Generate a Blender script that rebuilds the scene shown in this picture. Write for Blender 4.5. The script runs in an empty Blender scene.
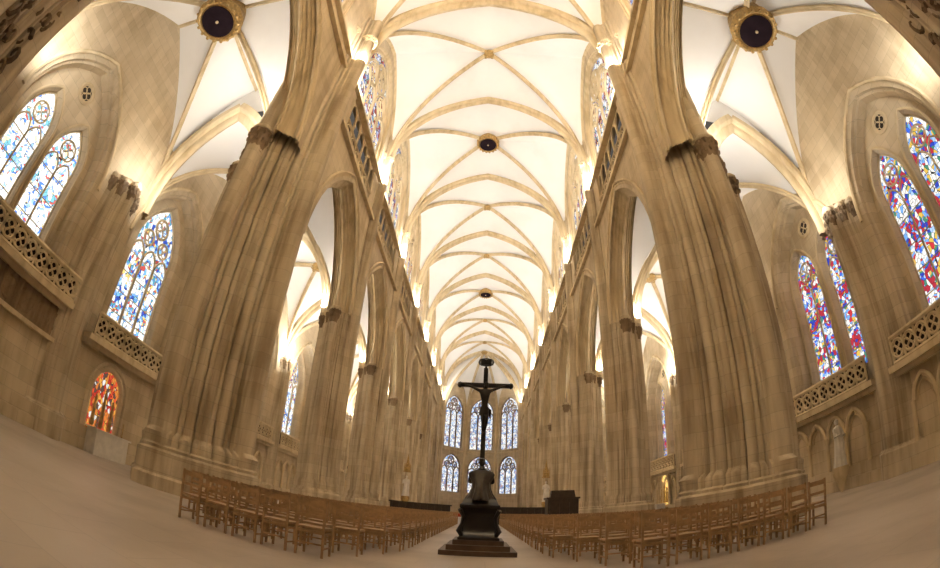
import bpy, math, random
from math import sin,cos,pi,sqrt,atan2,radians,hypot,acos
from mathutils import Vector, Matrix
random.seed(3)
scene=bpy.context.scene

# ------------------------------------------------------------------ materials
def newmat(name):
    m=bpy.data.materials.new(name); m.use_nodes=True
    nt=m.node_tree; nt.nodes.clear()
    out=nt.nodes.new('ShaderNodeOutputMaterial')
    return m,nt,out
def N(nt,t,**k):
    n=nt.nodes.new(t)
    for a,b in k.items(): setattr(n,a,b)
    return n
def stone(name,c1,c2,c3,mortar=.12,rough=.85,brick=True,bsc=1.0,streak=.5,bump=.25,lo=.38,hi=.60,floor=False):
    m,nt,out=newmat(name); L=nt.links.new
    geo=N(nt,'ShaderNodeNewGeometry'); sep=N(nt,'ShaderNodeSeparateXYZ'); L(geo.outputs['Position'],sep.inputs[0])
    add=N(nt,'ShaderNodeMath',operation='ADD'); L(sep.outputs[0],add.inputs[0]); L(sep.outputs[1],add.inputs[1])
    com=N(nt,'ShaderNodeCombineXYZ')
    if floor: L(sep.outputs[0],com.inputs[0]); L(sep.outputs[1],com.inputs[1])
    else: L(add.outputs[0],com.inputs[0]); L(sep.outputs[2],com.inputs[1])
    mapn=N(nt,'ShaderNodeMapping'); mapn.inputs['Scale'].default_value=(2.6,2.6,.25); L(geo.outputs['Position'],mapn.inputs[0])
    n1=N(nt,'ShaderNodeTexNoise'); n1.inputs['Scale'].default_value=1.0; n1.inputs['Detail'].default_value=4; L(mapn.outputs[0],n1.inputs['Vector'])
    n2=N(nt,'ShaderNodeTexNoise'); n2.inputs['Scale'].default_value=.35; n2.inputs['Detail'].default_value=5; L(geo.outputs['Position'],n2.inputs['Vector'])
    ramp=N(nt,'ShaderNodeValToRGB'); e=ramp.color_ramp.elements
    e[0].position=lo; e[0].color=(*c3,1); e[1].position=hi; e[1].color=(*c1,1)
    x=ramp.color_ramp.elements.new((lo+hi)/2); x.color=(*c2,1)
    mix=N(nt,'ShaderNodeMix'); mix.data_type='FLOAT'; mix.inputs[0].default_value=streak
    L(n2.outputs[0],mix.inputs[2]); L(n1.outputs[0],mix.inputs[3]); L(mix.outputs[0],ramp.inputs[0])
    col=ramp.outputs[0]
    bs=N(nt,'ShaderNodeBsdfPrincipled'); bs.inputs['Roughness'].default_value=rough
    bs.inputs['Specular IOR Level'].default_value=.25
    if brick:
        b=N(nt,'ShaderNodeTexBrick'); b.inputs['Scale'].default_value=bsc
        b.inputs['Color1'].default_value=(1,1,1,1); b.inputs['Color2'].default_value=(.84,.82,.78,1); b.inputs['Mortar'].default_value=(1-mortar*3,)*3+(1,)
        b.inputs['Mortar Size'].default_value=.008; b.inputs['Brick Width'].default_value=1.1; b.inputs['Row Height'].default_value=.9 if floor else .48
        L(com.outputs[0],b.inputs['Vector'])
        mm=N(nt,'ShaderNodeMix'); mm.data_type='RGBA'; mm.blend_type='MULTIPLY'; mm.inputs[0].default_value=.45 if floor else .8
        L(col,mm.inputs[6]); L(b.outputs[0],mm.inputs[7]); col=mm.outputs[2]
    L(col,bs.inputs['Base Color'])
    n3=N(nt,'ShaderNodeTexNoise'); n3.inputs['Scale'].default_value=9; n3.inputs['Detail'].default_value=4; L(geo.outputs['Position'],n3.inputs['Vector'])
    bp=N(nt,'ShaderNodeBump'); bp.inputs['Strength'].default_value=bump; bp.inputs['Distance'].default_value=.04
    L(n3.outputs[0],bp.inputs['Height']); L(bp.outputs[0],bs.inputs['Normal'])
    L(bs.outputs[0],out.inputs[0]); return m
def plain(name,c,rough=.6,metal=0,var=.15,scale=6,spec=.5,emit=0):
    m,nt,out=newmat(name); L=nt.links.new
    geo=N(nt,'ShaderNodeTexCoord')
    n=N(nt,'ShaderNodeTexNoise'); n.inputs['Scale'].default_value=scale; n.inputs['Detail'].default_value=4; L(geo.outputs['Object'],n.inputs['Vector'])
    r=N(nt,'ShaderNodeValToRGB'); e=r.color_ramp.elements
    e[0].position=.3; e[0].color=tuple(x*(1-var) for x in c)+(1,); e[1].position=.7; e[1].color=tuple(min(1,x*(1+var)) for x in c)+(1,)
    L(n.outputs[0],r.inputs[0])
    bs=N(nt,'ShaderNodeBsdfPrincipled'); bs.inputs['Roughness'].default_value=rough; bs.inputs['Metallic'].default_value=metal
    bs.inputs['Specular IOR Level'].default_value=spec
    L(r.outputs[0],bs.inputs['Base Color'])
    if emit: L(r.outputs[0],bs.inputs['Emission Color']); bs.inputs['Emission Strength'].default_value=emit
    L(bs.outputs[0],out.inputs[0]); return m
def glass(name,cols,strength,scale=7,white=.35,lead=.03,patch=.5,band=0,period=1.9):
    """back-lit leaded stained glass: pale canopy bands alternating with coloured figure panels"""
    m,nt,out=newmat(name); L=nt.links.new
    geo=N(nt,'ShaderNodeNewGeometry'); mp=N(nt,'ShaderNodeMapping'); mp.inputs['Scale'].default_value=(1,1,.7); L(geo.outputs['Position'],mp.inputs[0])
    v=N(nt,'ShaderNodeTexVoronoi'); v.inputs['Scale'].default_value=scale; L(mp.outputs[0],v.inputs['Vector'])
    v2=N(nt,'ShaderNodeTexVoronoi',feature='DISTANCE_TO_EDGE'); v2.inputs['Scale'].default_value=scale; L(mp.outputs[0],v2.inputs['Vector'])
    big=N(nt,'ShaderNodeTexNoise'); big.inputs['Scale'].default_value=1.1; big.inputs['Detail'].default_value=2; L(geo.outputs['Position'],big.inputs['Vector'])
    sep=N(nt,'ShaderNodeSeparateColor'); L(v.outputs['Color'],sep.inputs[0])
    ms=N(nt,'ShaderNodeMath',operation='MULTIPLY_ADD'); ms.inputs[1].default_value=2.6*patch; ms.inputs[2].default_value=-1.3*patch; L(big.outputs[0],ms.inputs[0])
    ad=N(nt,'ShaderNodeMath',operation='ADD',use_clamp=not band); L(sep.outputs[0],ad.inputs[0]); L(ms.outputs[0],ad.inputs[1])
    if band:
        sz=N(nt,'ShaderNodeSeparateXYZ'); L(geo.outputs['Position'],sz.inputs[0])
        mu=N(nt,'ShaderNodeMath',operation='MULTIPLY'); mu.inputs[1].default_value=2*pi/period; L(sz.outputs[2],mu.inputs[0])
        sn=N(nt,'ShaderNodeMath',operation='SINE'); L(mu.outputs[0],sn.inputs[0])
        ma=N(nt,'ShaderNodeMath',operation='MULTIPLY_ADD',use_clamp=True); ma.inputs[1].default_value=band; L(sn.outputs[0],ma.inputs[0]); L(ad.outputs[0],ma.inputs[2]); ad=ma
    r=N(nt,'ShaderNodeValToRGB'); r.color_ramp.interpolation='CONSTANT'; el=r.color_ramp.elements
    pts=[(0,(1,.97,.9))]+[(white+(1-white)*i/len(cols),c) for i,c in enumerate(cols)]
    el[0].position=0; el[0].color=(*pts[0][1],1); el[1].position=pts[1][0]; el[1].color=(*pts[1][1],1)
    for p,c in pts[2:]:
        q=el.new(p); q.color=(*c,1)
    L(ad.outputs[0],r.inputs[0])
    th=N(nt,'ShaderNodeMath',operation='GREATER_THAN'); th.inputs[1].default_value=lead; L(v2.outputs['Distance'],th.inputs[0])
    mm=N(nt,'ShaderNodeMix'); mm.data_type='RGBA'; mm.inputs[6].default_value=(.02,.02,.02,1)
    L(th.outputs[0],mm.inputs[0]); L(r.outputs[0],mm.inputs[7])
    em=N(nt,'ShaderNodeEmission'); em.inputs[1].default_value=strength; L(mm.outputs[2],em.inputs[0])
    L(em.outputs[0],out.inputs[0]); return m

M_WALL=stone('limestone_wall',(.73,.61,.43),(.66,.54,.365),(.52,.41,.265),streak=.35)
M_PIER=stone('limestone_pier',(.71,.60,.43),(.58,.475,.325),(.37,.285,.185),streak=.7,mortar=.1,lo=.36,hi=.62)
M_RIB=stone('limestone_rib',(.75,.62,.41),(.67,.54,.34),(.53,.41,.24),brick=False)
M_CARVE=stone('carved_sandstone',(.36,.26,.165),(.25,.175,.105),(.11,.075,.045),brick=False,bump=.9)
M_WEB=stone('vault_plaster',(.94,.92,.89),(.93,.91,.88),(.90,.875,.84),brick=False,bump=.05,streak=.1)
M_FLOOR=stone('floor_stone',(.55,.475,.405),(.50,.425,.355),(.41,.345,.285),brick=True,bump=.06,rough=.38,streak=0,floor=True)
M_GR=glass('stained_glass_colour',[(.45,.65,1),(.06,.16,.8),(.65,.05,.06),(.2,.45,.9),(.85,.55,.1),(.08,.28,.18),(.04,.07,.5),(.5,.04,.06)],.85,scale=6,white=.34,patch=.3,band=.22)
M_GL=glass('stained_glass_pale',[(.7,.85,1),(.3,.5,.95),(.95,.8,.45),(.1,.25,.75),(.75,.88,1),(.65,.12,.1),(.2,.5,.6)],1.35,scale=6,white=.52,patch=.3,band=.2)
M_GB=glass('stained_glass_blue',[(.55,.75,1),(.2,.4,.9),(.1,.35,.45),(.6,.10,.08),(.85,.65,.2),(.2,.5,.9),(.05,.1,.5)],1.05,scale=6,white=.46,patch=.3,band=-.2)
M_GA=glass('apse_glass',[(.6,.75,.95),(.35,.5,.8),(.8,.85,.9),(.5,.3,.3),(.2,.3,.55)],.85,scale=4,white=.4)
M_GC=glass('clerestory_glass',[(.75,.8,1),(.4,.45,.75),(.65,.2,.15),(.9,.68,.3),(.2,.3,.6),(.3,.4,.3),(.4,.1,.08)],.85,scale=3.6,white=.36,lead=.04,band=.15,period=2.5)
M_BRONZE=plain('dark_bronze',(.035,.028,.022),.42,.5,.3,3)
M_BLACK=plain('black_marble',(.018,.014,.012),.3,0,.3,3)
M_STEP=plain('brown_step_stone',(.11,.07,.045),.5,0,.3,3)
M_WOOD=plain('chair_wood',(.40,.25,.125),.5,0,.25,8)
M_DWOOD=plain('dark_wood',(.04,.027,.018),.5,0,.3,5)
M_GOLD=plain('gilded',(.46,.30,.11),.45,.4,.35,8)
M_DARK=plain('shadow_recess_stone',(.05,.035,.025),.9,0,.3,2)  # near-black colour paints shade behind triforium arches; also backs balustrades and oculi
M_HOLE=plain('dark_vault_opening',(.022,.014,.018),1,0,.2,2,spec=0)
M_RED=glass('altar_triptych_glow',[(.9,.12,.04),(.95,.45,.08),(.6,.05,.03),(.15,.08,.06),(.85,.25,.05)],.7,scale=7,white=.08,patch=.2)  # triptych panel of the side altar, its lit look put in as emission
M_GLOW=plain('niche_gold_glow',(.95,.6,.2),.5,0,.3,5,emit=1.0)  # gold niche back; emission stands in for the light on it
M_CLOTH=plain('white_marble',(.75,.70,.62),.6,0,.1,4)

# ------------------------------------------------------------------ mesh builder
class MB:
    def __init__(s): s.v=[];s.f=[];s.m=[]
    def add(s,vs,fs,mi=0):
        o=len(s.v); s.v+=[tuple(p) for p in vs]; s.f+=[tuple(i+o for i in f) for f in fs]; s.m+=[mi]*len(fs)
    def quad(s,a,b,c,d,mi=0): s.add([a,b,c,d],[(0,1,2,3)],mi)
    def box(s,c,d,mi=0,rz=0,top=1.0):
        x,y,z=[q/2 for q in d]; vs=[]
        for zz,t in((-z,1),(z,top)):
            for a,b in((-x,-y),(x,-y),(x,y),(-x,y)):
                a*=t;b*=t
                vs.append((c[0]+a*cos(rz)-b*sin(rz),c[1]+a*sin(rz)+b*cos(rz),c[2]+zz))
        s.add(vs,[(3,2,1,0),(4,5,6,7),(0,1,5,4),(1,2,6,5),(2,3,7,6),(3,0,4,7)],mi)
    def rings(s,rings,mi=0,closed=True,capb=False,capt=False):
        n=len(rings[0]); vs=[p for r in rings for p in r]; fs=[]
        for i in range(len(rings)-1):
            for j in range(n if closed else n-1):
                k=(j+1)%n; fs.append((i*n+j,i*n+k,(i+1)*n+k,(i+1)*n+j))
        if capb: fs.append(tuple(range(n))[::-1])
        if capt: fs.append(tuple((len(rings)-1)*n+j for j in range(n)))
        s.add(vs,fs,mi)
    def lathe(s,c,prof,n=16,mi=0,sq=False):
        rs=[]
        for r,z in prof:
            rs.append([(c[0]+r*cos(2*pi*j/n+(pi/4 if sq else 0)),c[1]+r*sin(2*pi*j/n+(pi/4 if sq else 0)),c[2]+z) for j in range(n)])
        s.rings(rs,mi,capb=True,capt=True)
    def tube(s,pts,r,n=6,mi=0,closed=False,cap=True):
        pts=[Vector(p) for p in pts]; m=len(pts); rings=[]; 
        t0=(pts[1]-pts[0]).normalized(); up=Vector((0,0,1)) if abs(t0.z)<.9 else Vector((0,1,0))
        nrm=t0.cross(up).normalized()
        for i in range(m):
            if closed: t=(pts[(i+1)%m]-pts[i-1]).normalized()
            else: t=(pts[min(i+1,m-1)]-pts[max(i-1,0)]).normalized()
            nrm=(nrm-t*nrm.dot(t)).normalized(); b=t.cross(nrm)
            rr=r[i] if isinstance(r,(list,tuple)) else r
            rings.append([pts[i]+(nrm*cos(2*pi*j/n)+b*sin(2*pi*j/n))*rr for j in range(n)])
        if closed: rings.append(rings[0])
        s.rings(rings,mi,capb=cap and not closed,capt=cap and not closed)
    def sweep(s,pts,b,prof,mi=0,closed_prof=False):
        pts=[Vector(p) for p in pts]; b=Vector(b).normalized(); m=len(pts); R=[]
        ts=[(pts[min(i+1,m-1)]-pts[max(i-1,0)]).normalized() for i in range(m)]
        ns=[b.cross(t).normalized() for t in ts]
        k=max(range(m),key=lambda i:pts[i].z)
        sg=1 if ns[k].z>=0 else -1
        for p,n in zip(pts,ns): R.append([p+b*x+n*(sg*y) for x,y in prof])
        s.rings(R,mi,closed=closed_prof)
    def build(s,name,mats,parent=None,smooth=True,loc=None):
        me=bpy.data.meshes.new(name); me.from_pydata(s.v,[],s.f)
        for m in mats: me.materials.append(m)
        me.polygons.foreach_set('material_index',s.m)
        if smooth:
            me.polygons.foreach_set('use_smooth',[True]*len(s.f)); me.set_sharp_from_angle(angle=radians(38))
        me.update(); o=bpy.data.objects.new(name,me); scene.collection.objects.link(o)
        if parent: o.parent=parent
        if loc: o.location=loc
        return o

# ------------------------------------------------------------------ layout
W=7.5; NF=6.85; AF=8.1; AW=14.8; B=8.8
YB=[.2]+[12.2+B*i for i in range(0,8)]      # nave bay boundaries, YB[1] = big tower piers
YA=[1.6,11.5]+YB[2:]                         # aisle vault boundaries
YW=[.4,10.3]+YB[2:]                          # aisle wall boundaries
NB=8; NA=6
ZC=10.45; ZCT=12.6; ZS=22.4; H=29.2; ZA=16.4
def Dp(i): return 2.15 if i<=1 else 1.12
def PX(i): return 8.2 if i<=1 else W
def PY(i): return -1.0 if i==0 else (11.6 if i==1 else YB[i])

def arcR(a,rise): return (a*a+rise*rise)/(2*a)
def arch_pts(a,rise,n=9,off=0):
    R=arcR(a,rise); c=a-R; r=R+off
    pe=acos(max(-1,min(1,-c/r)))
    right=[(c+r*cos(pe*i/n), r*sin(pe*i/n)) for i in range(n+1)]
    left=[(-x,z) for x,z in right]
    return left+right[::-1][1:]
def outline(uc,a,rise,sill,spring,off=0,n=9):
    ap=[(uc+x,spring+z) for x,z in arch_pts(a,rise,n,off)]
    return [(ap[0][0],sill)]+ap+[(ap[-1][0],sill)]
def panel(mb,T,d,u0,u1,z0,z1,op,mi=0,off=0):
    uc,a,rise,sill,spring=op
    o=outline(uc,a,rise,sill,spring,off)[1:-1]
    ul,ur=o[0][0],o[-1][0]
    def q(a0,b0,c0,d0): mb.quad(T(a0,b0,d),T(c0,b0,d),T(c0,d0,d),T(a0,d0,d),mi)
    q(u0,z0,ul,z1); q(ur,z0,u1,z1)
    if sill>z0: q(ul,z0,ur,sill)
    for (x0,y0),(x1,y1) in zip(o[:-1],o[1:]):
        mb.quad(T(x0,y0,d),T(x1,y1,d),T(x1,z1,d),T(x0,z1,d),mi)
def reveal(mb,T,d0,d1,op,off0=0,off1=0,mi=0,steps=None):
    uc,a,rise,sill,spring=op
    st=steps or [(d0,off0),(d1,off1)]
    rs=[[T(x,z,d) for x,z in outline(uc,a,rise,sill,spring,off)] for d,off in st]
    mb.rings(rs,mi,closed=True)
def circle(T,uc,zc,r,d,n=20): return [T(uc+r*cos(2*pi*i/n),zc+r*sin(2*pi*i/n),d) for i in range(n)]
def foil(mb,T,uc,zc,r,d,k=4,br=.05,mi=0):
    mb.tube(circle(T,uc,zc,r,d),br,5,mi,closed=True)
    if r>.3:
        for j in range(k):
            a=2*pi*j/k+pi/2; rr=r*.42
            mb.tube(circle(T,uc+cos(a)*r*.5,zc+sin(a)*r*.5,rr,d,10),br*.6,4,mi,closed=True)
def tracery(mb,T,d,op,lights,br=.07,mi=0):
    uc,a,rise,sill,spring=op
    w=2*a/lights; hs=spring-w*.6
    mb.tube([T(x,z,d) for x,z in outline(uc,a,rise,sill,spring)],br*1.2,5,mi)
    for i in range(1,lights): mb.tube([T(uc-a+w*i,sill,d),T(uc-a+w*i,hs,d)],br,6,mi)
    for i in range(lights):
        c=uc-a+w*(i+.5)
        mb.tube([T(c+x,hs+z,d) for x,z in arch_pts(w/2,w*.75,5)],br*.8,5,mi)
    if lights==2: foil(mb,T,uc,spring+rise*.36,min(a*.5,rise*.4),d,4,br*.8,mi)
    elif lights==3: 
        foil(mb,T,uc,spring+rise*.55,a*.32,d,4,br*.8,mi); foil(mb,T,uc-a*.42,spring+rise*.22,a*.25,d,3,br*.7,mi); foil(mb,T,uc+a*.42,spring+rise*.22,a*.25,d,3,br*.7,mi)
    elif lights>=4:
        foil(mb,T,uc,spring+rise*.52,a*.36,d,6,br,mi)
        for s in(-1,1): foil(mb,T,uc+s*a*.5,spring+rise*.13,a*.27,d,4,br*.8,mi); mb.tube([T(uc+s*a*.5+x,hs+z,d) for x,z in arch_pts(a/2,a*.95,6)],br,5,mi)
    z=sill+1.0
    while z<hs:
        mb.tube([T(uc-a,z,d+.02),T(uc+a,z,d+.02)],.025,4,mi); z+=1.0
def glasspane(mb,T,d,op,mi):
    uc,a,rise,sill,spring=op
    o=outline(uc,a,rise,sill,spring); mb.add([T(x,z,d) for x,z in o],[tuple(range(len(o)))],mi)
WN=[0]
def window(T,d,op,lights,gm,br=.07,frame=None):
    WN[0]+=1
    mb=MB(); tracery(mb,T,d,op,lights,br,0); glasspane(mb,T,d+.12,op,1)
    return mb.build('window_%d'%WN[0],[frame or M_RIB,gm])
def archprof(w,dep,rolls=3):
    half=[(-w-.04,dep)]
    for k in range(rolls):
        x=-w+w*k/rolls; n0=dep*(1-k/rolls)*.85
        x2=-w+w*(k+.55)/rolls
        half+=[(x-.02,n0),(x+.02,n0-dep*.10),(x+(x2-x)*.5,n0-dep*.17),(x2-.02,n0-dep*.10),(x2,n0+dep*.05)]
    half+=[(-w*.12,0),(-w*.06,-dep*.1),(0,-dep*.13)]
    return half+[(-x,y) for x,y in half[::-1][1:]]
RIBP=[(-.2,.12),(-.2,-.03),(-.15,-.09),(-.09,-.1),(-.08,-.2),(-.04,-.27),(0,-.29)]
RIBP=RIBP+[(-x,y) for x,y in RIBP[::-1][1:]]
def scp(p,s): return [(x*s,y*s) for x,y in p]

# ------------------------------------------------------------------ piers
def star(prims,n):
    out=[]
    for i in range(n):
        th=2*pi*i/n; dx,dy=cos(th),sin(th); best=0
        for p in prims:
            if p[0]=='c':
                dc=dx*p[1]+dy*p[2]; disc=p[3]**2-(p[1]**2+p[2]**2-dc*dc)
                if disc>=0: best=max(best,dc+sqrt(disc))
            else:
                f=th-p[2]; best=max(best,p[1]/max(abs(cos(f)),abs(sin(f))))
        out.append(best)
    return out
def pier_profile(D,n):
    D1=D*.9; pr=[('s',D1/sqrt(2)*.92,pi/4)]
    for k in range(4):
        a=k*pi/2; pr.append(('c',cos(a)*D*.86,sin(a)*D*.86,D*.15))
        ax,ay=cos(a)*D1,sin(a)*D1; bx,by=cos(a+pi/2)*D1,sin(a+pi/2)*D1
        for f,r in((.15,.04),(.235,.04),(.33,.075),(.43,.04),(.5,.065),(.57,.04),(.67,.075),(.765,.04),(.85,.04)):
            pr.append(('c',ax*(1-f)+bx*f,ay*(1-f)+by*f,D*r))
    return star(pr,n)
def plinth_profile(D,n,k=1.2): 
    return [min(v,D*k) for v in star([('s',D*(k+.1)/sqrt(2),pi/4)],n)]
def ring(cx,cy,z,rs,sx=None):
    n=len(rs); o=[]
    for i in range(n):
        x=rs[i]*cos(2*pi*i/n); y=rs[i]*sin(2*pi*i/n)
        if sx: x=sx(x)
        o.append((cx+x,cy+y,z))
    return o
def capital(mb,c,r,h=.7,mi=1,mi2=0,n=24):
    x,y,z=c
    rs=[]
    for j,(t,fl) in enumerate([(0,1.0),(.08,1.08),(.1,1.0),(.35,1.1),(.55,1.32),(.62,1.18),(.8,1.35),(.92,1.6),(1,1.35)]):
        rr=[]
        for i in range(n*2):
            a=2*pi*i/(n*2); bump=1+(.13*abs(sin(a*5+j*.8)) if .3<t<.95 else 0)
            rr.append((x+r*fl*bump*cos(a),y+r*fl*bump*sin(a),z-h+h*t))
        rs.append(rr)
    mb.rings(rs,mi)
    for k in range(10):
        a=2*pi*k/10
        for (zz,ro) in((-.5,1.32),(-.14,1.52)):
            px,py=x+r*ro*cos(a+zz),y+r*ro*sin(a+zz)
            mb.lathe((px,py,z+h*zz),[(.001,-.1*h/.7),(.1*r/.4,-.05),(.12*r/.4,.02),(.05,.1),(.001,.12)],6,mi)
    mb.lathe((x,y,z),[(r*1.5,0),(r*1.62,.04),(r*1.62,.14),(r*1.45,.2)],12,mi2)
def make_pier(i,side):
    D=Dp(i); cy=PY(i); cx=side*PX(i); n=352 if i<=1 else 176; zc=ZCT if i<=1 else ZC
    mb=MB(); P=pier_profile(D,n); Q=plinth_profile(D,n,1.12 if i<=1 else 1.18)
    mixr=lambda k,s:[(a*(1-k)+b*k)*s for a,b in zip(P,Q)]
    lv=[(0,[q*1.05 for q in Q]),(.35,[q*1.05 for q in Q]),(.42,Q),(1.05,Q),(1.12,mixr(.8,.97)),(1.2,mixr(.75,.99)),(1.26,mixr(.4,1.0)),(1.5,mixr(.3,1.03)),(1.56,mixr(.15,1.06)),(1.7,mixr(0,1.0))]
    for z in (4,7.5,zc): lv.append((z,P))
    mb.rings([ring(cx,cy,z,r) for z,r in lv],0)
    s=side; lim=.35
    def cl(x): return x if x*s<0 else s*min(abs(x),lim)
    mb.rings([ring(cx,cy,z,P,cl) for z in (zc,15,20,ZS,ZS+2.2)],0)
    k=D*.2; kk=.75 if i>1 else .66; hh=.7 if i>1 else 1.0
    for (ax,ay) in ((0,-1),(0,1),(s,0)):
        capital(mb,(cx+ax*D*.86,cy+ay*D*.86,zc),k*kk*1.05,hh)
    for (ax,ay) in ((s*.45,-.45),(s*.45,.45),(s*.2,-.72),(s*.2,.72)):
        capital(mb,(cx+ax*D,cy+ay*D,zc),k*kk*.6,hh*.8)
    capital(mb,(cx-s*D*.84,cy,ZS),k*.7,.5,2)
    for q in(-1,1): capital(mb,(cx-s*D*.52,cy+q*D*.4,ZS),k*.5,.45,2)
    return mb.build('nave_pier',[M_PIER,M_CARVE,M_RIB])
for i in range(NB+1):
    for side in(-1,1): make_pier(i,side)

# ------------------------------------------------------------------ nave walls
def nave_wall(side):
    mb=MB()
    for k in range(NB):
        y0,y1=YB[k],YB[k+1]; yc=(y0+y1)/2; hb=(y1-y0)/2
        l=PY(k)+Dp(k)*.92; r=PY(k+1)-Dp(k+1)*.92
        oc=(l+r)/2-yc; a=(r-l)/2; rise=5.5 if k else 5.4; zc=ZCT if k==0 else ZC
        TN=lambda u,z,d: (side*(NF+d),yc+u,z)
        op=(oc,a,rise,zc,zc)
        if k<NA:
            panel(mb,TN,0,-hb,hb,zc,19.0 if k==0 else 17,op,0,off=.3); panel(mb,TN,AF-NF,-hb,hb,zc,19.0,op,0,off=.3)
            path=[(side*(NF+AF)/2,yc+oc+x,zc+z) for x,z in arch_pts(a,rise,14)]
            mb.sweep(path,(1,0,0),archprof((AF-NF)/2,.6,4),1)
            path=[(side*(NF-.02),yc+oc+x,zc+z) for x,z in arch_pts(a,rise,14,off=.68)]
            mb.tube(path,.08,6,1)
        else:
            mb.quad(TN(-hb,0,0),TN(hb,0,0),TN(hb,17,0),TN(-hb,17,0),0)
            mb.tube([TN(x,9+z,-.02) for x,z in arch_pts(2.6,4)],.15,6,1)
        z0t=17.0; z1t=20.0
        if k==0: z0t=19.0; z1t=20.0
        mb.box((side*(NF-.05),yc,z0t),(.35,2*hb,.25),1)
        mb.box((side*(NF-.05),yc,z1t),(.35,2*hb,.22),1)
        ww=2.95 ; u0=oc*.5
        nA=6; w=2*ww/nA
        if k>0:
            mb.quad(TN(-hb,z0t,0),TN(u0-ww,z0t,0),TN(u0-ww,z1t,0),TN(-hb,z1t,0),0)
            mb.quad(TN(u0+ww,z0t,0),TN(hb,z0t,0),TN(hb,z1t,0),TN(u0+ww,z1t,0),0)
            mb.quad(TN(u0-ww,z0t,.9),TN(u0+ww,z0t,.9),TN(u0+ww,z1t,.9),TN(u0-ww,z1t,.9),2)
            for q in(-1,1): mb.quad(TN(u0+q*ww,z0t,0),TN(u0+q*ww,z0t,.9),TN(u0+q*ww,z1t,.9),TN(u0+q*ww,z1t,0),0)
            for j in range(nA):
                c=u0-ww+w*(j+.5); o2=(c,w/2-.05,.6,z0t,19.0)
                panel(mb,TN,.12,c-w/2,c+w/2,z0t,z1t,o2,0)
                mb.tube([TN(c+x,19.0+z,.05) for x,z in arch_pts(w/2-.05,.6,5)],.05,5,1)
                foil(mb,TN,c,z0t+.55,w*.42,.0,4,.045,1)
            for j in range(nA+1): mb.tube([TN(u0-ww+w*j,z0t,.05),TN(u0-ww+w*j,19.1,.05)],.07,6,1)
            mb.tube([TN(u0-ww,z0t+1.05,0),TN(u0+ww,z0t+1.05,0)],.07,6,1)
        else:
            mb.quad(TN(-hb,z0t,0),TN(hb,z0t,0),TN(hb,z1t,0),TN(-hb,z1t,0),0)
        cop=(u0,2.95,3.9,20.3,23.9)
        panel(mb,TN,0,-hb,hb,z1t,H+.3,cop,0,off=.3)
        reveal(mb,TN,0,.45,cop,mi=1,steps=[(0,.3),(.05,.3),(.08,.2),(.2,.18),(.24,.1),(.45,0)])
        mb.quad(TN(u0-3.2,20.3,0),TN(u0+3.2,20.3,0),TN(u0+3.2,20.3,.6),TN(u0-3.2,20.3,.6),0)
        window(TN,.3,cop,4,M_GC,.1)
    return mb.build('wall_nave_left' if side<0 else 'wall_nave_right',[M_WALL,M_RIB,M_DARK])
nave_wall(-1); nave_wall(1)

# ------------------------------------------------------------------ vaults
def Fn(t,rise,A): t=min(1,max(0,t)); return sqrt(max(0,(1-t)*(rise*rise+A*A*t)))
def vault(mb,xc,ax,yc,ay,zs,rise,A,mi=0,n=14):
    ts=[1-(1-j/n)**1.8 for j in range(n+1)]; full=[-t for t in ts[::-1]]+ts[1:]
    m=len(full); vs=[]
    for v in full:
        for u in full:
            z=max(Fn(abs(u),rise,A),Fn(abs(v),rise,A))
            vs.append((xc+u*ax,yc+v*ay,zs+z+.08))
    fs=[]
    for j in range(m-1):
        for i in range(m-1):
            a,b,c,d=j*m+i,j*m+i+1,(j+1)*m+i+1,(j+1)*m+i
            uu=(full[i]+full[i+1]); vv=(full[j]+full[j+1])
            if uu*vv>0: fs+=[(a,b,c),(a,c,d)]
            else: fs+=[(a,b,d),(b,c,d)]
    mb.add(vs,fs,mi)
def ribpath(p0,p1,zs,rise,A,n=18):
    o=[]
    for j in range(n+1):
        t=1-(j/n)**1.9
        o.append((p0[0]*t+p1[0]*(1-t),p0[1]*t+p1[1]*(1-t),zs+Fn(t,rise,A)))
    return o
def rib(mb,p0,p1,zs,rise,A,sc=1.0,mi=1):
    d=Vector((p1[0]-p0[0],p1[1]-p0[1],0)); b=Vector((-d.y,d.x,0)).normalized()
    mb.sweep(ribpath(p0,p1,zs,rise,A),b,scp(RIBP,sc),mi)
def boss(mb,x,y,z,r,ringed,mi=2,dark=3,mr=1,up=.3):
    if ringed:
        nn=40; rs=[]
        for j,(rr,zz) in enumerate([(r*1.05,up),(r*1.12,.1),(r*1.2,-.1),(r*1.15,-.3),(r*1.04,-.42),(r*.95,-.36),(r*.92,-.28),(r*.88,-.36),(r*.82,-.34)]):
            rs.append([(x+(rr*(1+(.04*abs(sin(10*2*pi*i/nn/2)) if j in(2,3,4) else 0)))*cos(2*pi*i/nn),y+(rr*(1+(.04*abs(sin(10*2*pi*i/nn/2)) if j in(2,3,4) else 0)))*sin(2*pi*i/nn),z+zz) for i in range(nn)])
        mb.rings(rs,mi)
        for i in range(18):
            a=2*pi*i/18
            mb.lathe((x+r*1.1*cos(a),y+r*1.1*sin(a),z-.4),[(.001,-.07),(.09*r,-.03),(.08*r,.06),(.001,.1)],6,mi)
        mb.lathe((x,y,z-.38),[(.001,-.01),(r*.86,-.01),(r*.86,.05),(.001,.05)],28,dark)
        mb.lathe((x,y,z-.39),[(.001,-.06),(r*.08,-.05),(r*.08,.03),(.001,.03)],10,mr)
    else:
        mb.lathe((x,y,z-.3),[(.001,-.1),(r*.5,-.06),(r*.8,.02),(r,.12),(r*.9,.3),(.001,.32)],12,mi)
        for a in range(4):
            t=a*pi/2+pi/4
            mb.lathe((x+r*cos(t)*.9,y+r*sin(t)*.9,z-.25),[(.001,-.08),(r*.35,0),(r*.3,.12),(.001,.15)],8,mi)
AEFF=5.0
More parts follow.
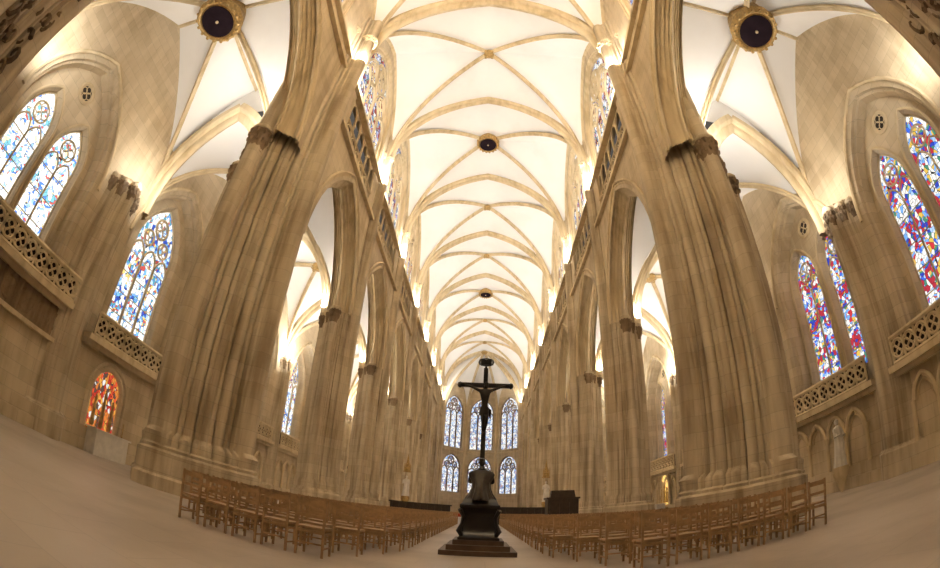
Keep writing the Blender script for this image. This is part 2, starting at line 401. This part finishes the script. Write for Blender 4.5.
cm=MB()
for k in range(NB):
    y0,y1=YB[k],YB[k+1]; yc=(y0+y1)/2
    vault(cm,0,NF,yc,(y1-y0)/2,ZS,H-ZS,AEFF)
    for sx in(-1,1):
        for yy in(y0,y1): rib(cm,(sx*(NF-.2),yy),(0,yc),ZS,H-ZS,AEFF,.72)
        for yy in(y0,y1): rib(cm,(sx*(NF-.02),yy),(sx*(NF-.02),yc),ZS,H-ZS,AEFF,.6)
    boss(cm,0,yc,H-(.15 if k in(2,5) else 0),.78 if k in(2,5) else .36,k in(2,5))
for k in range(NB+1):
    for sx in(-1,1): rib(cm,(sx*(NF-.2),YB[k]),(0,YB[k]),ZS,H-ZS,AEFF,1.4 if k!=1 else 2.2)
AY=YB[NB]; Rv=NF/cos(pi/8); av=[(Rv*cos(pi/8+pi/4*j),AY+.6+Rv*sin(pi/8+pi/4*j)) for j in range(4)]
av=[(NF,AY)]+av+[(-NF,AY)]
ZSA=18.0
def apz(r,s):
    f=Fn(r*abs(s),H-ZSA,AEFF); return ZSA+f*(1-.42*r*r*(1-abs(s)))
for j in range(5):
    p,q=av[j],av[j+1]; n=12; vs=[];fs=[]
    for a in range(n+1):
        r=1-(1-a/n)**1.8
        for b in range(2*n+1):
            s0=b/n-1; s=(1-(1-abs(s0))**1.6)*(1 if s0>0 else -1)
            x=(p[0]+q[0])/2+(q[0]-p[0])/2*s; y=(p[1]+q[1])/2+(q[1]-p[1])/2*s
            vs.append((x*r,AY+(y-AY)*r,apz(r,s)+.08))
    m=2*n+1
    for a in range(n):
        for b in range(2*n): fs.append((a*m+b,a*m+b+1,(a+1)*m+b+1,(a+1)*m+b))
    cm.add(vs,fs,0)
    rib(cm,p,(0,AY),ZSA,H-ZSA,AEFF,1.0)
boss(cm,0,AY,H-.2,.6,False)
cm.build('ceiling',[M_WEB,M_RIB,M_GOLD,M_HOLE])

for side in(-1,1):
    am=MB(); xc=side*(AF+AW)/2+(side*.25); ax=(AW-AF)/2+.25
    for k in range(NA):
        y0,y1=YA[k],YA[k+1]; yc=(y0+y1)/2
        if k==0:
            zs,za=11.0,18.5
            vault(am,xc,ax,yc,(y1-y0)/2,zs,za-zs,3.6)
            for sx in(-1,1):
                for yy in(y0,y1): rib(am,(xc+sx*(ax-.25),yy),(xc,yc),zs,za-zs,3.6,.62)
                am.sweep([(xc+sx*ax*(1-j/8),yc,za) for j in range(9)],(0,1,0),scp(RIBP,.5),1)
            for sy in(-1,1): am.sweep([(xc,yc+sy*(y1-y0)/2*(1-j/8),za) for j in range(9)],(1,0,0),scp(RIBP,.5),1)
            boss(am,xc,yc,za-.62,1.0,True,up=.75)
        else:
            vault(am,xc,ax,yc,(y1-y0)/2,ZC,ZA-ZC,3.6)
            for sx in(-1,1):
                for yy in(y0,y1): rib(am,(xc+sx*(ax-.25),yy),(xc,yc),ZC,ZA-ZC,3.6,.62)
            boss(am,xc,yc,ZA-(.3 if k in(1,3) else 0),.5,k in(1,3),up=.45)
    for k in range(NA+1):
        for sx in(-1,1): rib(am,(xc+sx*(ax-.25),YA[k]),(xc,YA[k]),ZC,ZA-ZC+(.3 if k<2 else 0),3.6,2.0 if k<2 else 1.4)
    am.quad((xc-ax,YA[1],ZA+.1),(xc+ax,YA[1],ZA+.1),(xc+ax,YA[1],18.7),(xc-ax,YA[1],18.7),0)
    am.build('ceiling_aisle_left' if side<0 else 'ceiling_aisle_right',[M_WEB,M_RIB,M_GOLD,M_HOLE])

# ------------------------------------------------------------------ aisle walls
def balustrade(mb,T,u0,u1,z,d,mi=1,h=.9,mb_back=2):
    n=max(2,round((u1-u0)/.62)); w=(u1-u0)/n
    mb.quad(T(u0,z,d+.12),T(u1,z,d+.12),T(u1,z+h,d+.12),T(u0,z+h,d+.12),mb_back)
    for zz,r in((z,.09),(z+h,.1)): mb.tube([T(u0,zz,d),T(u1,zz,d)],r,6,mi)
    for j in range(n):
        c=u0+w*(j+.5); foil(mb,T,c,z+h/2,min(w,h)*.5,d,4,.06,mi)
        mb.tube([T(u0+w*j,z,d),T(u0+w*j,z+h,d)],.06,5,mi)
    mb.tube([T(u1,z,d),T(u1,z+h,d)],.05,5,mi)
def aisle_wall(side):
    mb=MB()
    for k in range(NA):
        y0,y1=YW[k],YW[k+1]; yc=(y0+y1)/2; hb=(y1-y0)/2
        T=lambda u,z,d: (side*(AW+d),yc+u,z)
        uc={0:(.1 if side<0 else .75),1:(-1.5 if side<0 else -2.3)}.get(k,0)
        if side<0: sb={0:5.0,1:4.5}.get(k,4.2)
        else: sb=3.8
        s0=sb+.75; sp2=9.9 if side>0 else 9.5
        single=side<0 and k>0
        wa=.98 if k>0 else .88; wo=1.3 if k>0 else 1.15
        big=(uc,2.9,4.3,s0,9.4)
        panel(mb,T,0,-hb,hb,0,19,big,0)
        reveal(mb,T,0,.9,big,mi=0,steps=[(0,0),(.05,-.04),(.1,-.18),(.3,-.2),(.35,-.30),(.9,-.36)])
        mb.quad(T(uc-2.9,s0,0),T(uc+2.9,s0,0),T(uc+2.9,s0,1.3),T(uc-2.9,s0,1.3),0)
        mb.tube([T(x,z,-.04) for x,z in outline(uc,2.9,4.3,s0,9.4,.1)[1:-1]],.1,6,1)
        gm=(M_GR if side>0 else (M_GL if k==0 else M_GB))
        if single:
            o=(uc,1.75,2.9,s0+.05,10.0)
            panel(mb,T,.85,uc-3,uc+3,s0,15.4,o,0)
            reveal(mb,T,.85,1.3,o,mi=0,steps=[(.85,0),(.9,-.05),(1.0,-.14),(1.3,-.18)])
            window(T,1.2,(uc,1.58,2.7,s0+.1,10.0),3,gm,.08)
        else:
            for q in(-1,1):
                c=uc+q*wo
                o=(c,wa+.1,1.8,s0+.05,sp2)
                panel(mb,T,.85,min(uc,uc+q*3.0),max(uc,uc+q*3.0),s0,15.4,o,0)
                reveal(mb,T,.85,1.3,o,mi=0,steps=[(.85,0),(.9,-.03),(1.0,-.08),(1.3,-.10)])
                window(T,1.2,(c,wa,1.65,s0+.1,sp2),2,gm,.055)
                mb.tube([T(x,z,.82) for x,z in outline(c,wa+.1,1.8,s0,sp2,.06)],.07,6,1)
            mb.tube(circle(T,uc,12.2,.42,.82),.09,6,1,closed=True)
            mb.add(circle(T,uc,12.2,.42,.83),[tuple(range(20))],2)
            foil(mb,T,uc,12.2,.36,.8,4,.04,1)
        balustrade(mb,T,-hb+.8,hb-.8,sb,-.45)
        mb.box((side*(AW-.25),yc,sb-.16),(.7,2*hb-1.0,.22),1)
        mb.box((side*(AW-.15),yc,sb-.36),(.4,2*hb-1.0,.2),0)
        if side>0 or k>1:
            nn=int((2*hb-2)/1.28); 
            for j in range(nn):
                c=(j-(nn-1)/2)*1.28
                mb.tube([T(c+x,2.3+z,-.12) for x,z in arch_pts(.56,.8,6)],.1,6,1)
                mb.tube([T(c+x,2.3+z,-.05) for x,z in arch_pts(.4,.55,6)],.05,5,1)
                mb.tube([T(c-.64,.9,-.14),T(c-.64,2.3,-.14)],.09,8,1)
                mb.lathe(T(c-.64,2.3,-.14),[(.08,-.25),(.11,-.15),(.15,0),(.15,.05)],8,1)
            mb.tube([T((nn/2)*1.28,.9,-.14),T((nn/2)*1.28,2.3,-.14)],.09,8,1)
        if side<0 and k==0:
            for j in range(9):
                c=-hb+1.4+j*.95
                foil(mb,T,c,sb-1.0,.4,-.1,4,.07,3)
                mb.tube([T(c-.47,sb-1.5,-.12),T(c-.47,sb-.45,-.12)],.09,6,3)
            mb.box((side*(AW-.02),yc,sb-1.0),(.2,2*hb-1.2,1.15),3)
            mb.box((side*(AW-.1),yc,sb-1.65),(.4,2*hb-1.2,.16),1)
        mb.box((side*(AW-.2),yc,.22),(.6,2*hb,.44),0); mb.box((side*(AW-.12),yc,.65),(.35,2*hb,.5),0)
    return mb.build('wall_aisle_left' if side<0 else 'wall_aisle_right',[M_WALL,M_RIB,M_DARK,M_CARVE])
aisle_wall(-1); aisle_wall(1)
for side in(-1,1):
    for i in range(NA+1):
        D=1.05 if i<=1 else .75; P=pier_profile(D,144); Q=plinth_profile(D,144); mb=MB()
        cx=side*(AW+.1); cy=YW[i]+((-.45 if side<0 else -.1) if i==1 else 0)
        mb.rings([ring(cx,cy,z,r) for z,r in [(0,Q),(.9,Q),(1.05,P),(ZC,P),(ZC+.3,P)]],0)
        for a in range(5):
            t=pi/2+pi*a/4 if side>0 else -pi/2+pi*a/4
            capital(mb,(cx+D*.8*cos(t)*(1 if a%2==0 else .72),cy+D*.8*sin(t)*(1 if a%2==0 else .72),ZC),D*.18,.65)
        mb.build('wall_pier',[M_PIER,M_CARVE,M_RIB])

# ------------------------------------------------------------------ end walls
mb=MB()
for j in range(5):
    p,q=Vector((*av[j],0)),Vector((*av[j+1],0)); mid=(p+q)/2; w=(q-p).length; e=(q-p).normalized(); nr=Vector((e.y,-e.x,0))
    if (mid-Vector((0,AY,0))).dot(nr)<0: nr=-nr
    T=lambda u,z,d,mid=mid,e=e,nr=nr: tuple(mid+e*u+nr*d+Vector((0,0,z)))
    if w<2:
        mb.quad(T(-w/2,0,0),T(w/2,0,0),T(w/2,29,0),T(-w/2,29,0),0); continue
    a=w*.38
    o1=(0,a,a*1.15,4.4,8.9); o2=(0,a,a*1.3,12.6,19.6)
    panel(mb,T,0,-w/2,w/2,0,12,o1,0); panel(mb,T,0,-w/2,w/2,12,29,o2,0)
    for o in(o1,o2):
        reveal(mb,T,0,.5,o,mi=0); window(T,.35,o,3,M_GA,.14,M_CARVE)
    mb.tube([T(-w/2,12,0),T(w/2,12,0)],.15,6,1)
    mb.tube([tuple(q),tuple(q+Vector((0,0,ZSA)))],.3,8,1)
mb.build('wall_apse',[M_WALL,M_RIB])
for side in(-1,1):
    mb=MB(); xc=side*(AF+AW)/2
    T=lambda u,z,d: (xc+u,YB[NA]+d,z)
    o=(0,1.6,2.2,5,10.5); panel(mb,T,0,-3.4,3.4,0,18,o,0); reveal(mb,T,0,.5,o); window(T,.35,o,3,M_GL)
    mb.build('wall_aisle_east_left' if side<0 else 'wall_aisle_east_right',[M_WALL,M_RIB])
mb=MB(); yw=-3.4
T=lambda u,z,d:(u,yw-d,z)
o=(0,3.2,4.5,14,22)
panel(mb,T,0,-AW,AW,0,H+1,o,0); reveal(mb,T,0,.6,o)
window(T,.4,o,4,M_GC,.1)
for side in(-1,1):
    mb.quad((side*AW,yw,0),(side*AW,YW[0],0),(side*AW,YW[0],19),(side*AW,yw,19),0)
    mb.quad((side*AF,yw,17.2),(side*AF,YA[0],17.2),(side*AW,YA[0],17.2),(side*AW,yw,17.2),0)
    mb.quad((side*AF,YA[0],15.6),(side*AF,YA[0],18.8),(side*AW,YA[0],18.8),(side*AW,YA[0],15.6),0)
    mb.quad((side*NF,yw,12.6),(side*NF,YB[0],12.6),(side*NF,YB[0],29.5),(side*NF,yw,29.5),0)
mb.quad((-NF,yw,H+.1),(NF,yw,H+.1),(NF,YB[0],H+.1),(-NF,YB[0],H+.1),0)
mb.build('wall_west',[M_WALL,M_RIB])
mb=MB(); mb.box((0,yw+.15,2.2),(3.2,.3,4.4),0)
mb.tube([(x,yw+.3,4.4+z) for x,z in arch_pts(1.7,2)],.18,8,1)
for x in(-1.7,1.7): mb.tube([(x,yw+.3,0),(x,yw+.3,4.4)],.18,8,1)
mb.build('door_1',[M_DWOOD,M_RIB])
mb=MB(); mb.box((0,40,-.1),(2*AW+1.5,90,.2),0); mb.build('floor',[M_FLOOR],smooth=False)

# ------------------------------------------------------------------ carved relief on the west piers
for side in(-1,1):
    mb=MB()
    for j in range(60):
        z=random.uniform(4.0,10.5); yy=-1.0+random.uniform(.6,1.85); xx=side*8.2-side*(2.05-(yy+1.0))
        r=random.uniform(.08,.2); a0=random.uniform(0,6)
        pts=[(xx-side*.7*r*cos(a0+t)*(1-t/9)-side*.05,yy+.7*r*cos(a0+t)*(1-t/9),z+1.6*r*sin(a0+t)*(1-t/9)) for t in [q*.7 for q in range(9)]]
        mb.tube(pts,[.07*(1-q/12) for q in range(9)],6,0)
    mb.box((side*7.3,.5,3.9),(.8,.8,.3),0,pi/4)
    mb.build('carved_relief',[M_CARVE])

# ------------------------------------------------------------------ side altars
def niche(side,y,w,h,back,name):
    mb=MB(); T=lambda u,z,d:(side*(AW-.06+d),y+u,z)
    z0=.95; a=w/2; o=outline(0,a,a*1.1,z0,z0+h-a*1.1)
    mb.add([T(x,z,0) for x,z in o],[tuple(range(len(o)))],1)
    mb.tube([T(x,z,-.06) for x,z in o],.13,8,0)
    mb.tube([T(x,z,-.16) for x,z in outline(0,a+.22,a*1.1+.2,z0,z0+h-a*1.1)],.08,6,0)
    for u in(-.5,0,.5):
        hh=h*.5 if u else h*.6
        mb.lathe(T(u*w*.55,z0+.15,-.12),[(.10,0),(.12,.1),(.08,hh*.45),(.10,hh*.6),(.05,hh*.72),(.08,hh*.82),(.05,hh*.93),(.001,hh)],10,2)
    mb.box((side*(AW-.85),y,.5),(.7,w*1.0,1.0),3); mb.box((side*(AW-.85),y,1.02),(.85,w*1.1,.08),3)
    for u in(-.7,.7): mb.lathe(T(u*w*.6,1.06,-.8),[(.08,0),(.02,.05),(.02,.35),(.05,.38),(.02,.4),(.018,.6),(.001,.62)],8,2)
    mb.build(name,[M_WALL,back,M_GOLD,M_CLOTH])
niche(-1,12.9,2.0,2.7,M_RED,'side_altar')
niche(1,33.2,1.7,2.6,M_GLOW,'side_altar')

def statue(x,y,z0,h,name,mat,canopy=True):
    mb=MB(); k=h/1.8; R=[]
    for z,rx,ry,dx in((0,.30,.24,0),(.1,.29,.23,0),(.5,.24,.19,.02),(.9,.21,.17,.04),(1.1,.20,.15,.03),(1.3,.23,.15,0),(1.42,.22,.13,0),(1.48,.12,.09,0),(1.52,.06,.06,0)):
        R.append([(x+k*(dx+rx*(1+.08*sin(8*a+z*2))*cos(a)),y+k*ry*(1+.08*sin(8*a+z*2))*sin(a),z0+k*z) for a in [2*pi*i/32 for i in range(32)]])
    mb.rings(R,0,capb=True)
    mb.lathe((x,y,z0+k*1.64),[(.001,-.13*k),(.06*k,-.1*k),(.09*k,0),(.085*k,.07*k),(.001,.13*k)],14,0)
    for s in(-1,1): mb.tube([(x+s*.2*k,y,z0+1.38*k),(x+s*.27*k,y-.08*k,z0+1.1*k),(x+s*.08*k,y-.22*k,z0+1.15*k)],[.07*k,.06*k,.035*k],8,0)
    mb.lathe((x,y,z0-.5),[(.05,-.5),(.15,-.3),(.2,-.1),(.36,.2),(.36,.5)],10,1)
    if canopy:
        zc=z0+h+.25
        mb.lathe((x,y,zc),[(.34,0),(.36,.1),(.30,.15),(.30,.45),(.2,.5),(.13,.9),(.05,1.4),(.001,1.7)],8,1)
        for a in range(4): mb.lathe((x+.3*cos(a*pi/2+pi/4),y+.3*sin(a*pi/2+pi/4),zc+.1),[(.05,0),(.05,.4),(.001,.8)],6,1)
    return mb.build(name,[mat,M_GOLD if canopy else M_RIB])
for s in(-1,1): statue(s*5.95,YB[4],1.9,1.9,'pier_statue',M_CLOTH)
statue(AW-1.2,12.6,1.0,1.9,'saint_statue',M_CLOTH,False)
mb=MB(); x,y=4.9,25
mb.box((x,y,.1),(1.9,1.3,.2),0); mb.box((x,y,.95),(1.7,1.1,1.5),0); mb.box((x,y,1.75),(1.85,1.25,.1),0)
mb.box((x,y-.2,2.0),(1.4,.5,.4),0,0,.9)
for u in(-.55,0,.55): mb.box((x+u,y-.57,.95),(.4,.05,1.1),0)
mb.build('organ_console',[M_DWOOD])
for s in(-1,1):
    mb=MB()
    mb.box((s*3.9,33,.08),(4.6,.4,.16),0); mb.box((s*3.9,33,.7),(4.4,.14,1.1),0); mb.box((s*3.9,33,1.3),(4.6,.3,.1),0)
    for j in range(9): mb.box((s*3.9-2.1+j*.52,32.9,.7),(.1,.1,1.1),0)
    mb.build('choir_barrier',[M_DWOOD])
mb=MB(); mb.box((0,71,.25),(7,5,.5),1); mb.box((0,71.3,.7),(5,3.4,.4),1)
mb.box((0,71.5,1.5),(3,1,1.2),1); mb.box((0,71.4,2.15),(3.3,1.2,.1),0)
mb.box((0,71.9,2.8),(1.2,.5,1.2),2); mb.lathe((0,71.9,3.4),[(.5,0),(.35,.4),(.1,.8),(.001,1.3)],8,2)
for u in(-1.3,-.95,.95,1.3): mb.lathe((u,71.7,2.2),[(.14,0),(.04,.1),(.04,.7),(.09,.75),(.03,.8),(.03,1.3),(.001,1.35)],8,2)
mb.build('high_altar',[M_CLOTH,plain('red_carpet',(.45,.06,.03),.8),M_GOLD])

# ------------------------------------------------------------------ chairs
def chair_mesh(mb,x,y,rz=0):
    c,s=cos(rz),sin(rz)
    def b(cx,cy,cz,dx,dy,dz): mb.box((x+cx*c-cy*s,y+cx*s+cy*c,cz),(dx,dy,dz),0,rz)
    b(0,0,.44,.44,.42,.03)
    for i in(-1,1):
        b(i*.2,.18,.21,.032,.032,.43); b(i*.2,-.2,.43,.032,.032,.86)
        b(i*.2,0,.14,.022,.36,.022); b(i*.2,0,.36,.022,.36,.035)
    b(0,.18,.38,.38,.022,.045); b(0,-.2,.38,.38,.022,.045)
    for z,h in((.80,.08),(.62,.045)): b(0,-.205,z,.4,.02,h)
    b(0,-.2,.2,.38,.018,.025)
proto=MB(); chair_mesh(proto,0,0); pm=None
masses={-1:MB(),1:MB()}
y=6.3; ri=0
while y<31.5:
    for side in(-1,1):
        if side<0: xin=max(1.25,1.9-(y-6.3)*.25); xout=4.3 if y<7 else (4.8 if y<8 else 5.3)
        else: xin=max(2.0,2.9-(y-6.3)*.3); xout=6.6 if y<8.5 else 5.3
        x=xin
        while x<=xout+.05:
            if side>0 and 23.5<y<26.3 and x>3.6: x+=.54; continue
            if ri<9:
                if pm is None:
                    o=proto.build('wooden_chair',[M_WOOD],smooth=False); pm=o.data
                else:
                    o=bpy.data.objects.new('wooden_chair',pm); scene.collection.objects.link(o)
                o.location=(side*x+random.uniform(-.02,.02),y+random.uniform(-.03,.03),0); o.rotation_euler[2]=random.uniform(-.06,.06)
            else: chair_mesh(masses[side],side*x,y)
            x+=.54
    y+=.92; ri+=1
for s in(-1,1): masses[s].build('chair_rows',[M_WOOD],smooth=False)

# ------------------------------------------------------------------ monument
MX,MY=.42,9.75
def skinfig(name,verts,edges,radii,mat,root=0,sub=2,parent=None,loc=(0,0,0)):
    me=bpy.data.meshes.new(name); me.from_pydata(verts,edges,[]); me.materials.append(mat)
    o=bpy.data.objects.new(name,me); scene.collection.objects.link(o)
    md=o.modifiers.new('Skin','SKIN'); md.use_smooth_shade=True
    sk=me.skin_vertices[0].data
    for i,r in enumerate(radii): sk[i].radius=(r,r) if not isinstance(r,tuple) else r
    sk[root].use_root=True
    sb=o.modifiers.new('Sub','SUBSURF'); sb.levels=sub; sb.render_levels=sub
    o.location=loc
    if parent: o.parent=parent
    return o
mon=bpy.data.objects.new('cardinal_crucifix_monument',None); scene.collection.objects.link(mon); mon.location=(MX,MY,0); mon.scale=(.53,.52,.52)
mb=MB()
for w,z0,z1 in((2.9,0,.2),(2.4,.2,.42),(1.95,.42,.62)):
    mb.box((0,.2,(z0+z1)/2),(w,w*1.15,z1-z0),0)
mb.build('steps',[M_STEP],mon,smooth=False)
mb=MB(); q=sqrt(2)
prof=[(.80,.60),(.80,.72),(.72,.78),(.66,.9),(.60,1.0),(.60,1.75),(.64,1.8),(.70,1.9),(.78,1.98),(.78,2.1),(.70,2.16),(.62,2.36),(.001,2.36)]
mb.lathe((0,0,0),[(r*q,z) for r,z in prof],4,0,sq=True)
for a in range(4):
    t=a*pi/2; mb.box((cos(t)*.6,sin(t)*.6,1.38),(.06 if a%2==0 else .8,.8 if a%2==0 else .06,.5),0)
for sx in(-1,1):
    for sy in(-1,1):
        mb.tube([(sx*.66,sy*.66,.8),(sx*.76,sy*.76,1.0),(sx*.66,sy*.66,1.3),(sx*.62,sy*.62,1.6),(sx*.76,sy*.76,1.9)],[.09,.12,.07,.08,.1],8,0)
mb.build('pedestal',[M_BLACK],mon)
mb=MB(); R=[]
secs=[(2.3,.0,-.12,.60,.72),(2.4,0,-.12,.57,.68),(2.6,0,-.10,.46,.58),(2.85,0,-.04,.38,.46),(3.05,0,.0,.37,.37),(3.2,0,.04,.43,.31),(3.35,0,.08,.51,.27),(3.46,0,.10,.54,.24),(3.56,0,.12,.47,.2),(3.64,0,.14,.28,.16),(3.7,0,.16,.12,.12),(3.82,0,.17,.085,.085)]
nn=72
for k,(z,cx,cy,rx,ry) in enumerate(secs):
    f=max(0,(3.5-z)/1.2)
    R.append([(cx+rx*(1+.10*f*sin(9*a+k*.2)+.04*f*sin(17*a))*cos(a),cy+ry*(1+.10*f*sin(9*a+k*.2)+.04*f*sin(17*a))*sin(a),z) for a in [2*pi*i/nn for i in range(nn)]])
mb.rings(R,0,capt=True,capb=True)
hc=Vector((0,.2,3.98))
R=[]
for j in range(13):
    ph=pi*j/12; z=cos(ph)*.18; r=sin(ph)
    R.append([(hc.x+r*.125*cos(a),hc.y+r*(.145+(.02 if sin(a)>0 and z<0 else 0))*sin(a),hc.z+z) for a in [2*pi*i/20 for i in range(20)]])
mb.rings(R,0)
mb.tube([hc+Vector((0,.14,.04)),hc+Vector((0,.185,-.01)),hc+Vector((0,.145,-.03))],[.012,.022,.012],6,0)
for s in(-1,1):
    mb.tube([hc+Vector((s*.122,0,.03)),hc+Vector((s*.138,-.01,.0)),hc+Vector((s*.125,0,-.04))],[.015,.022,.012],6,0)
    mb.lathe((hc.x+s*.045,hc.y+.135,hc.z+.015),[(.001,-.012),(.014,0),(.001,.012)],6,0)
mb.tube([hc+Vector((-.03,.145,-.08)),hc+Vector((.03,.145,-.08))],.009,5,0)
mb.lathe((hc.x,hc.y-.01,hc.z+.06),[(.132,0),(.136,.03),(.115,.09),(.06,.125),(.001,.13)],16,0)
mb.tube([(cos(a)*.14,.15+sin(a)*.14,3.68) for a in [2*pi*i/16 for i in range(16)]],.045,6,0,closed=True)
mb.build('kneeling_cardinal_robe',[M_BRONZE],mon)
V=[(0,.12,3.45)]; E=[];RR=[.14]
for s in(-1,1):
    b=len(V); V+=[(s*.40,.14,3.4),(s*.47,.34,3.1),(s*.18,.58,3.3),(s*.04,.68,3.4)]; RR+=[.13,.11,.08,.035]
    E+=[(0,b),(b,b+1),(b+1,b+2),(b+2,b+3)]
skinfig('praying_arms',V,E,RR,M_BRONZE,0,2,mon)
mb=MB()
for s in(-1,1):
    mb.tube([(s*.03,.66,3.37),(s*.024,.70,3.44),(s*.02,.73,3.5)],[.03,.04,.03],8,0)
    for f in range(4):
        L=[.075,.09,.085,.065][f]
        mb.tube([(s*.018,.715+.016*f-.02,3.49),(s*.014,.73+.016*f-.02,3.49+L*.6),(s*.008,.735+.016*f-.02,3.49+L)],[.0095,.009,.006],6,0)
    mb.tube([(s*.03,.68,3.44),(s*.03,.66,3.48),(s*.015,.655,3.515)],[.012,.011,.008],6,0)
mb.build('praying_hands',[M_BRONZE],mon)
CY=.95; UZ=.62
mb=MB()
mb.lathe((0,CY,0),[(.5,2.2),(.36,2.5),(.22,2.75),(.16,3.1),(.14,3.3)],9,0)
mb.box((0,CY,5.75),(.2,.14,5.5),0); mb.box((0,CY,7.05+UZ),(2.2,.13,.2),0)
for x in(-1.14,1.14): mb.lathe((x,CY,7.05+UZ),[(.001,-.16),(.1,-.09),(.12,0),(.1,.09),(.001,.16)],10,0)
SZ=8.78
mb.box((0,CY-.08,SZ),(.5,.05,.24),0)
for x in(-.28,.28): mb.tube([(x,CY-.08,SZ-.14),(x*1.12,CY-.08,SZ),(x,CY-.08,SZ+.14)],[.03,.05,.03],6,0)
mb.tube([(-.25,CY-.08,SZ+.14),(0,CY-.08,SZ+.18),(.25,CY-.08,SZ+.14)],[.03,.04,.03],6,0)
mb.tube([(-.25,CY-.08,SZ-.14),(0,CY-.08,SZ-.17),(.25,CY-.08,SZ-.14)],[.03,.04,.03],6,0)
mb.box((0,CY,1.45),(.9,.8,1.7),0); mb.box((0,CY,2.25),(1.0,.9,.12),0)
mb.box((0,CY,8.5),(.1,.1,.5),0)
mb.build('cross',[M_BLACK],mon)
cy=CY-.2
V=[(0,cy,5.85),(0,cy-.03,6.1),(0,cy-.05,6.4),(0,cy-.02,6.66),(0,cy-.06,6.8),(.03,cy-.10,6.92),(.04,cy-.10,7.04)]
RR=[(.17,.12),(.14,.10),(.19,.12),(.15,.10),(.06,.06),(.095,.10),(.08,.085)]
E=[(i,i+1) for i in range(6)]
for s in(-1,1):
    b=len(V); V+=[(s*.2,cy-.02,6.72),(s*.5,cy+.02,6.86),(s*.82,cy+.08,7.0),(s*.9,cy+.09,7.03)]; RR+=[.085,.062,.04,.04]
    E+=[(3,b),(b,b+1),(b+1,b+2),(b+2,b+3)]
    b=len(V); V+=[(s*.09,cy-.01,5.72),(s*.08+.03,cy-.16,5.3),(s*.05,cy+.02,4.88),(s*.04,cy-.08,4.72)]; RR+=[.11,.08,.05,.035]
    E+=[(0,b),(b,b+1),(b+1,b+2),(b+2,b+3)]
skinfig('christ_figure',V,E,RR,M_BRONZE,0,2,mon,(0,0,UZ))
mb=MB()
for s in(-1,1):
    for f in range(4): mb.tube([(s*.92,cy+.08,7.045-.018*f),(s*.98,cy+.05,7.05-.018*f),(s*1.01,cy+.02,7.045-.016*f)],[.01,.009,.006],6,0)
    mb.tube([(s*.9,cy+.07,7.06),(s*.93,cy+.03,7.09),(s*.96,cy+.01,7.09)],[.012,.01,.008],6,0)
mb.rings([[(.19*k*cos(a)*(1+.08*sin(7*a)),cy-.01+.14*k*sin(a),z) for a in [2*pi*i/28 for i in range(28)]] for z,k in((5.95,.98),(5.88,1.05),(5.72,1.12),(5.58,1.15))],0)
mb.tube([(.15,cy-.05,5.92),(.26,cy-.05,5.8),(.24,cy-.04,5.55),(.28,cy-.03,5.4)],[.03,.06,.05,.02],6,0)
mb.rings([[(.04+.09*k*cos(a),cy-.09+.10*k*sin(a),z) for a in [2*pi*i/14 for i in range(14)]] for z,k in((7.13,.4),(7.09,1),(6.98,1.12),(6.88,.9))],0)
mb.build('loincloth_hair_hands',[M_BRONZE],mon,loc=(0,0,UZ))

# ------------------------------------------------------------------ lights
def area(name,loc,size,power,col,rot=(0,0,0),sy=None):
    l=bpy.data.lights.new(name,'AREA'); l.energy=power; l.color=col; l.size=size
    if sy: l.shape='RECTANGLE'; l.size_y=sy
    o=bpy.data.objects.new(name,l); scene.collection.objects.link(o); o.location=loc; o.rotation_euler=rot; return o
LC=(1,.955,.89)
for k in range(1,NB+1):
    for s in(-1,1):
        area('vault_uplight',(s*(NF-.8),YB[k],20.1),.3,350 if k<NB else 240,LC,(pi,s*.45,0),2.6)
for s in(-1,1): area('vault_uplight',(s*(NF-.75),3.5,20.1),.3,350,LC,(pi,s*.3,0),2.0)
for k in range(NA+1):
    for s in(-1,1):
        y=YW[k]+(1.6 if k==0 else 0)
        area('aisle_uplight',(s*(AW-1.9),y,ZC+.3),.5,(90 if k==1 else 130) if k<2 else 250,LC,(pi,s*.7,0),1.6)
for k in range(2,NA+1):
    for s in(-1,1): area('aisle_uplight',(s*(AF+.6),YB[k],ZC+.6),.4,190,LC,(pi,-s*.4,0),1.2)
for s in(-1,1): area('aisle_uplight',(s*(PX(1)+1.6),PY(1)-1.6,ZCT+.4),.5,190,LC,(pi,-s*.3,0),1.2)
area('west_fill_light',(0,yw+.3,19),6,5600,(1,.95,.87),(pi/2,0,pi),8)  # added fill inside the west end, brightens the near faces of the piers
w=bpy.data.worlds.new('World'); scene.world=w; w.use_nodes=True
w.node_tree.nodes['Background'].inputs[0].default_value=(.5,.45,.4,1); w.node_tree.nodes['Background'].inputs[1].default_value=.15

# ------------------------------------------------------------------ camera
cd=bpy.data.cameras.new('Camera'); cam=bpy.data.objects.new('Camera',cd); scene.collection.objects.link(cam); scene.camera=cam
cd.type='PANO'
cd.sensor_width=36; cd.sensor_height=36*568/940
cd.clip_end=500; cd.clip_start=.05
cd.panorama_type='FISHEYE_EQUISOLID'; cd.fisheye_lens=446/940*36; cd.fisheye_fov=2*pi*.99
p_,ya,ro=.5146,.0495,.0575
r0=Vector((cos(ya),sin(ya),0)); f0=Vector((-sin(ya)*cos(p_),cos(ya)*cos(p_),sin(p_))); u0=Vector((sin(ya)*sin(p_),-cos(ya)*sin(p_),cos(p_)))
r1=r0*cos(ro)+u0*sin(ro); u1=-r0*sin(ro)+u0*cos(ro)
m=Matrix((r1,u1,-f0)).transposed().to_4x4(); m.translation=Vector((.42,0,.95)); cam.matrix_world=m
scene.view_settings.view_transform='Standard'
scene.view_settings.exposure=.45
